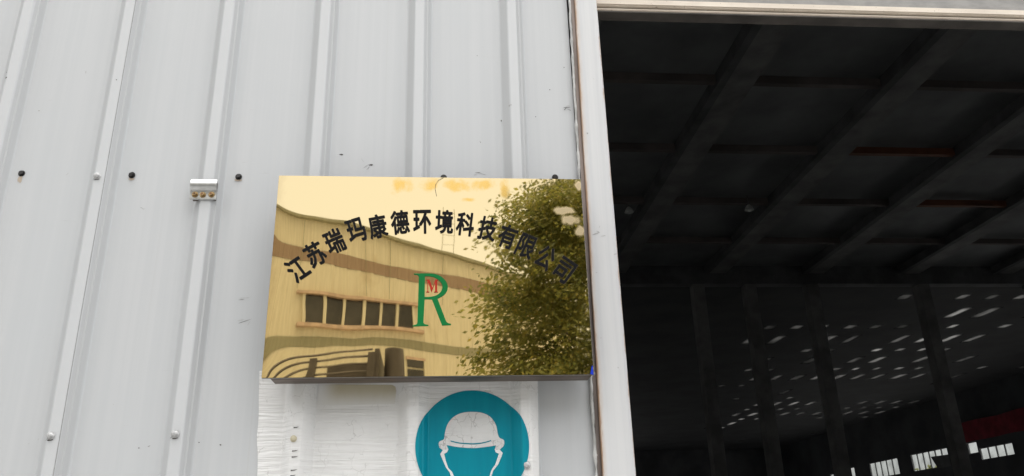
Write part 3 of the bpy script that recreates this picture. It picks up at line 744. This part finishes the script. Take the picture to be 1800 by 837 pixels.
rface = [(0.4285, 1.7764), (0.4338, 1.7705), (0.4312, 1.7637), (0.425, 1.7502), (0.4202, 1.7446), (0.4154, 1.7391), (0.4117, 1.7286), (0.405, 1.715), (0.396, 1.704), (0.386, 1.698), (0.376, 1.6955), (0.366, 1.697), (0.355, 1.7025), (0.345, 1.713), (0.3374, 1.7303)]
lface = [(0.3351, 1.7375), (0.3282, 1.7466), (0.3177, 1.7705), (0.3223, 1.7777)]
inn = [(0.3293, 1.7867), (0.3328, 1.7789), (0.3305, 1.7737), (0.3251, 1.771), (0.3282, 1.7578), (0.3328, 1.7454), (0.3397, 1.7385), (0.3432, 1.7301), (0.3495, 1.716), (0.358, 1.7065), (0.367, 1.702), (0.376, 1.7005), (0.385, 1.7025), (0.3935, 1.708), (0.402, 1.718), (0.4082, 1.7287), (0.4107, 1.737), (0.4143, 1.7436), (0.4191, 1.7492), (0.4229, 1.7593), (0.4266, 1.7691), (0.4208, 1.7719), (0.419, 1.7772), (0.4216, 1.7845)]
# helmet with brim, then the face line below it as two halves of one outline
brim = [(0.4216, 1.7845)]+smooth_pts([(0.4216, 1.7845), (0.4021, 1.7819), (0.3785, 1.7803), (0.3527, 1.7824), (0.3293, 1.7867)], 5)[1:]
helmet = dome+[inn[-2], inn[-1]]+brim[1:]+[inn[1]]
drape('helmet', dome+[(0.4285, 1.7764), inn[-2]]+brim+[inn[1], (0.3223, 1.7777)], M_HELM, 0.0028)
drape('face_line', [(0.4285, 1.7764)]+rface[1:]+lface+inn[1:-1], M_FILM, 0.00285)
arc = smooth_pts([(0.3368, 1.7948), (0.3470, 1.7922), (0.3575, 1.7903), (0.3786, 1.789), (0.3975, 1.7905), (0.4125, 1.7944)], 4)+smooth_pts([(0.4125, 1.7925), (0.3975, 1.7886), (0.3786, 1.7870), (0.3575, 1.7884), (0.3470, 1.7902), (0.3368, 1.793)], 4)
drape('brim_line', arc, M_TEAL, 0.0034)
# yellowish band and slits in the vinyl left of the sign
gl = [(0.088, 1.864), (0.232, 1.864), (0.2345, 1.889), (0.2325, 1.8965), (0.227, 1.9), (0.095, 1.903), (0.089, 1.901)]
drape('yellow_band', gl, M_YELLOW, 0.0021)
random.seed(4)
for z, w in ((1.8205, 0.010), (1.779, 0.011), (1.7685, 0.012), (1.7455, 0.012), (1.7362, 0.010)):
    x0 = 0.0525; drape('slit', [(x0, z-0.0012), (x0+w*0.6, z-0.0004), (x0+w, z+0.0013), (x0+w*0.7, z+0.0010), (x0+w*0.3, z+0.0006), (x0, z+0.0008)], M_SCUFF, 0.0024)
o = link('painted_screw', CM, None, ST); o.location = Vector((0.0535, -RH-0.0015, 1.8005))-SL; o.data = CM.copy(); o.data.materials.clear(); o.data.materials.append(simple('yellowed_cap', (0.55, 0.50, 0.36), 0.5)); o.scale = (0.8, 0.8, 0.8)

# ------------------------------------------------------------------ clamp on the third rib
CL = thing('rib_clamp', 'small shiny galvanised clamp with three bolts gripping a wall rib', 'clamp', (-0.1565, -0.022, 2.272))
prf = [(-0.0040, 0.0), (-0.0044, 0.006), (-0.0044, 0.0165), (-0.0060, 0.020), (-0.0095, 0.0245), (-0.0112, 0.030), (-0.0104, 0.0365), (-0.0072, 0.0425), (-0.0030, 0.0445)]
m = MB(); hw = 0.0255
for x in (-hw, hw):
    for y, z in prf: m.v.append((x, y, z))
    for y, z in reversed(prf): m.v.append((x, y+0.0024, z-0.0006))
k = 2*len(prf)
m.f.append(tuple(range(k))); m.f.append(tuple(range(2*k-1, k-1, -1)))
for i in range(k): j = (i+1) % k; m.f.append((i, k+i, k+j, j))
m.build('plate', M_ZINC, CL, smooth=40)
MB().box(-hw+0.003, hw-0.003, -0.0015, 0.012, 0.002, 0.040).build('jaw', M_BODY, CL)
for x in (-0.0155, -0.0005, 0.0165):
    z = 0.0095+random.uniform(-0.0008, 0.0015)
    bo = MB().tube([(x, -0.0046, z), (x, -0.0060, z)], 0.0064, 16, 0.0058).build('bolt', M_YZINC, CL, smooth=40)
    MB().tube([(x, -0.0060, z), (x, -0.0105, z)], 0.0042, 6, 0.0039).build('bolt_head', M_YZINC, bo)
    MB().tube([(x, -0.0105, z), (x, -0.0108, z)], 0.0022, 8).build('bolt_tip', M_RUST, bo)

# ------------------------------------------------------------------ across the yard (seen in the plaque)
def yard(dx, t): return CX+dx, -0.16-(CY+t)
fx, fyy = yard(0, 25.2)
FA = thing('factory_building', 'cream clad factory block with a brown band and a long six paned window', 'factory', (fx, fyy, 0), math.atan2(-0.36, 1))
K = 1.0628
def roofz(x):
    """parapet height along the facade: level, then falling in two slopes"""
    d = x/K
    return 11.5 if d < -2.9 else 11.5-(d+2.9)*0.145 if d < -0.6 else 11.1665-(d+0.6)*0.205
def bandz(x): return 10.18-0.085*(max(-7.0, x/K)+1.5)
def corr(name, x0, x1, z0, z1, mat, y=0.0, per=0.42, dep=0.016):
    m = MB(); x = x0; n = 0; pts = []
    while x < x1:
        for dx, h in ((0, 0), (0.30, 0), (0.33, dep), (0.39, dep)):
            if x+dx < x1: pts.append((x+dx, y+h))
        x += per
    pts.append((x1, y))
    for px, py in pts: m.v += [(px, py, z0(px) if callable(z0) else z0), (px, py, z1(px) if callable(z1) else z1)]
    for i in range(len(pts)-1): m.f.append((2*i, 2*i+2, 2*i+3, 2*i+1))
    return m.build(name, mat, FA)
XL, XRR = -26.0, 4.6*K
corr('wall_sheet', XL, XRR, lambda x: bandz(x)+0.22, roofz, M_CREAM, 0.0)
corr('wall_band', XL, XRR, lambda x: bandz(x)-0.22, lambda x: bandz(x)+0.218, M_BAND, 0.012)
wx0, wx1, wz0, wz1 = -4.02*K, -0.66*K, 8.20, 9.05
corr('wall_sheet', XL, wx0, 7.86, lambda x: bandz(x)-0.222, M_CREAM); corr('wall_sheet', wx1, XRR, 7.86, lambda x: bandz(x)-0.222, M_CREAM)
corr('wall_sheet', wx0, wx1, wz1, lambda x: bandz(x)-0.222, M_CREAM); corr('wall_sheet', wx0, wx1, 7.86, wz0, M_CREAM)
corr('wall_band', XL, XRR, 7.60, 7.858, M_OLIVE, 0.012)
corr('wall_sheet', XL, XRR, 0, 7.598, M_CREAM)
MB().box(XL, XRR, -18, -0.03, 0, 9.6).build('core', M_CREAM, FA)
rf = MB(); rx_ = [XL-0.2, -2.9*K, -0.6*K, XRR+0.12]
for a, b in zip(rx_, rx_[1:]):
    za, zb = roofz(a), roofz(b)
    rf.hexa([(a, -18.2, za), (b, -18.2, zb), (b, 0.16, zb), (a, 0.16, za)], [(a, -18.2, za+0.09), (b, -18.2, zb+0.09), (b, 0.16, zb+0.09), (a, 0.16, za+0.09)])
rf.build('roof', M_OLIVE, FA)
MB().box(XRR+0.002, XRR+0.06, -0.1, 0.1, 0, 10.0).build('corner_trim', M_PINK, FA)
for dx in (-4.25, -2.3, -1.5, 0.25):
    MB().tube([(dx*K, 0.06, 9.2), (dx*K, 0.06, roofz(dx*K)-0.05)], 0.008, 6).build('downpipe', M_OLIVE, FA)
w = MB().box(wx0-0.25, wx1+0.25, 0.0, 0.16, wz1, wz1+0.09).build('window', M_PINK, FA)
MB().box(wx0-0.2, wx1+0.28, 0.0, 0.18, wz0-0.1, wz0).build('sill', M_PINK, w)
for i in range(7):
    x = wx0+(wx1-wx0)*i/6; MB().box(x-0.045, x+0.045, -0.05, 0.09, wz0+0.001, wz1-0.001).build('mullion', M_CREAM, w)
for i in range(6):
    xa, xb = wx0+(wx1-wx0)*i/6, wx0+(wx1-wx0)*(i+1)/6
    MB().box(xa+0.045, xb-0.045, -0.02, 0.0, wz0, wz1).build('pane', M_GLASSD, w)
w = MB().box(-0.95*K, -0.36*K, 0.0, 0.06, 7.28, 7.36).build('window', M_PINK, FA)
for a, b in ((6.75, 6.99), (7.06, 7.28)):
    MB().box(-0.92*K, -0.44*K, 0.0, 0.045, a, b).build('pane', M_GLASSD, w)
MB().box(-0.42*K, -0.36*K, 0.0, 0.08, 6.7, 7.279).build('mullion', M_CREAM, w)
# slim lattice mast on the roof
mt = MB(); mx = 0.62*K
mt.tube([(mx-0.22, -0.6, 10.9), (mx-0.22, -0.6, 12.9)], 0.011, 5).tube([(mx+0.22, -0.6, 10.9), (mx+0.22, -0.6, 12.9)], 0.011, 5)
for i in range(5): mt.tube([(mx-0.22, -0.6, 11.3+i*0.36), (mx+0.22, -0.6, 11.3+i*0.36)], 0.007, 5)
mt.build('roof_ladder', M_OLIVE, FA)

# truck with a caged load bed
tx, ty = yard(0, 7.0)
TR = thing('cargo_truck', 'dusty dark lorry with a high caged load bed parked in the yard', 'truck', (tx, ty, 0))
T = 0.0
x0, x1 = -6.6, -0.55
MB().box(x0, x1, -2.3, 0.0, 1.15, 1.30).build('load_bed', M_TRUCK, TR)
MB().box(x0, 1.3, -1.6, -0.7, 0.75, 1.14).build('chassis', M_TYRE, TR)
for yy in (0.0, -2.3):
    for z in (2.15, 2.5, 2.95, 3.03, 3.10, 3.165, 3.225, 3.28): MB().tube([(x0, yy, z), (x1, yy, z)], 0.010, 6).build('rail', M_TRUCK, TR)
    MB().box(x0, x1, yy-0.02, yy+0.02, 1.30, 1.95).build('side_board', M_TRUCK, TR)
    for i in range(13):
        x = x0+(x1-x0)*i/12; MB().box(x-0.03, x+0.03, yy-0.035, yy+0.035, 1.30, 3.25).build('post', M_TRUCK, TR)
MB().box(-0.95, -0.54, -1.9, -0.2, 1.302, 3.20).build('load_cover', M_TRUCK, TR)
MB().box(-2.4, -1.02, -2.1, -0.25, 1.302, 2.98).build('tarpaulin', M_LEAFG, TR)
MB().box(-0.53, -0.49, -2.3, 0.02, 1.14, 3.28).build('headboard', M_TRUCK, TR)
MB().tube([(-0.37, -0.15, 1.2), (-0.37, -0.15, 3.31)], 0.085, 14).build('air_intake', M_TRUCK, TR, smooth=40)
c = MB().hexa([(-0.2, -2.25, 0.7), (1.75, -2.25, 0.7), (1.75, -0.05, 0.7), (-0.2, -0.05, 0.7)], [(-0.2, -2.2, 2.75), (1.5, -2.2, 2.75), (1.5, -0.1, 2.75), (-0.2, -0.1, 2.75)]).build('cab', M_CAB, TR, bevel=0.05)
MB().box(0.45, 1.25, -0.075, -0.045, 1.75, 2.45).build('side_window', M_GLASSD, c)
MB().hexa([(1.67, -2.0, 1.75), (1.70, -2.0, 1.75), (1.70, -0.3, 1.75), (1.67, -0.3, 1.75)], [(1.55, -1.95, 2.55), (1.58, -1.95, 2.55), (1.58, -0.35, 2.55), (1.55, -0.35, 2.55)]).build('windscreen', M_GLASSD, c)
for yy in (-1.95, -0.45): MB().box(1.74, 1.77, yy-0.15, yy+0.15, 0.85, 1.05).build('headlight', M_LAMP, c)
for x in (1.0, -4.4, -5.6):
    for yy in (-2.2, -0.1):
        wh = MB().tube([(x, yy-0.14, 0.5), (x, yy+0.14, 0.5)], 0.5, 24).build('wheel', M_TYRE, TR, smooth=40)
        MB().tube([(x, yy-0.15, 0.5), (x, yy+0.15, 0.5)], 0.27, 18).build('rim', M_TRUCK, wh, smooth=40)

def tree(label, x, y, z0, rx, rz, zc, clumps, per, leaf_s, seed, group=None):
    random.seed(seed)
    t = thing('tree', label, 'tree', (x, y, z0), 0, group)
    tk = MB(); tk.tube([(0, 0, 0), (0.08, 0.05, zc*0.35), (-0.05, 0.02, zc*0.7), (0.1, 0, zc*1.05)], 0.2*rx/2.4+0.04, 9, 0.05)
    tip = []
    for i in range(9):
        a = i*2.4; h = zc*(0.35+0.07*i); e = Vector((rx*0.75*math.cos(a), rx*0.75*math.sin(a), h+rz*0.35))
        tk.tube([(0, 0, h), e*0.5+Vector((0, 0, h*0.5-0.1)), e], 0.07, 6, 0.015); tip.append(e)
    tk.build('trunk', M_BARK, t, smooth=50)
    v = []; f = []
    for c in range(clumps):
        u = Vector((random.gauss(0, 1), random.gauss(0, 1), random.gauss(0, 1))).normalized(); r = random.uniform(0.25, 1.0)**0.5
        cc = Vector((u.x*rx*r, u.y*rx*r, zc+u.z*rz*r)); s = random.uniform(0.45, 1.0)*rx*0.145
        dr = Vector((u.x, u.y, -0.25)).normalized()
        for k in range(per):
            q = cc+dr*max(-1.7, min(1.7, random.gauss(0, 1)))*s*1.0+Vector((random.gauss(0, 1)*s*0.55, random.gauss(0, 1)*s*0.55, random.gauss(0, 1)*s*0.42))
            L = leaf_s*random.uniform(0.6, 1.3); a = (dr+Vector((random.gauss(0, .5), random.gauss(0, .5), random.gauss(0, .5)-0.2))).normalized()
            b = a.cross(Vector((random.gauss(0, 1), random.gauss(0, 1), random.gauss(0, 1)))).normalized()*L*0.24; n = len(v)
            v += [tuple(q-a*L/2), tuple(q+b), tuple(q+a*L/2), tuple(q-b)]; f.append((n, n+1, n+2, n+3))
    me = bpy.data.meshes.new('crown'); me.from_pydata(v, [], f); me.update()
    o = link('crown', me, M_LEAF, t); o['kind'] = 'stuff'
    return t
x, y = yard(3.2, 13.0)
tree('tall bushy olive green tree standing in the yard opposite the doorway', x, y, 0, 2.42, 2.9, 5.35, 460, 220, 0.092, 9)
# greenery outside the far windows
for i, (a, b, r, h) in enumerate(((46, 73, 3.0, 5.3), (47, 82, 3.2, 5.0))):
    tree(['low tree outside the middle windows of the far hall wall', 'low tree outside the farther windows of the far hall wall'][i], CX+a, CY+b, 0, r, r*0.9, h, 90, 45, 0.4, 30+i, 'trees outside the far windows')
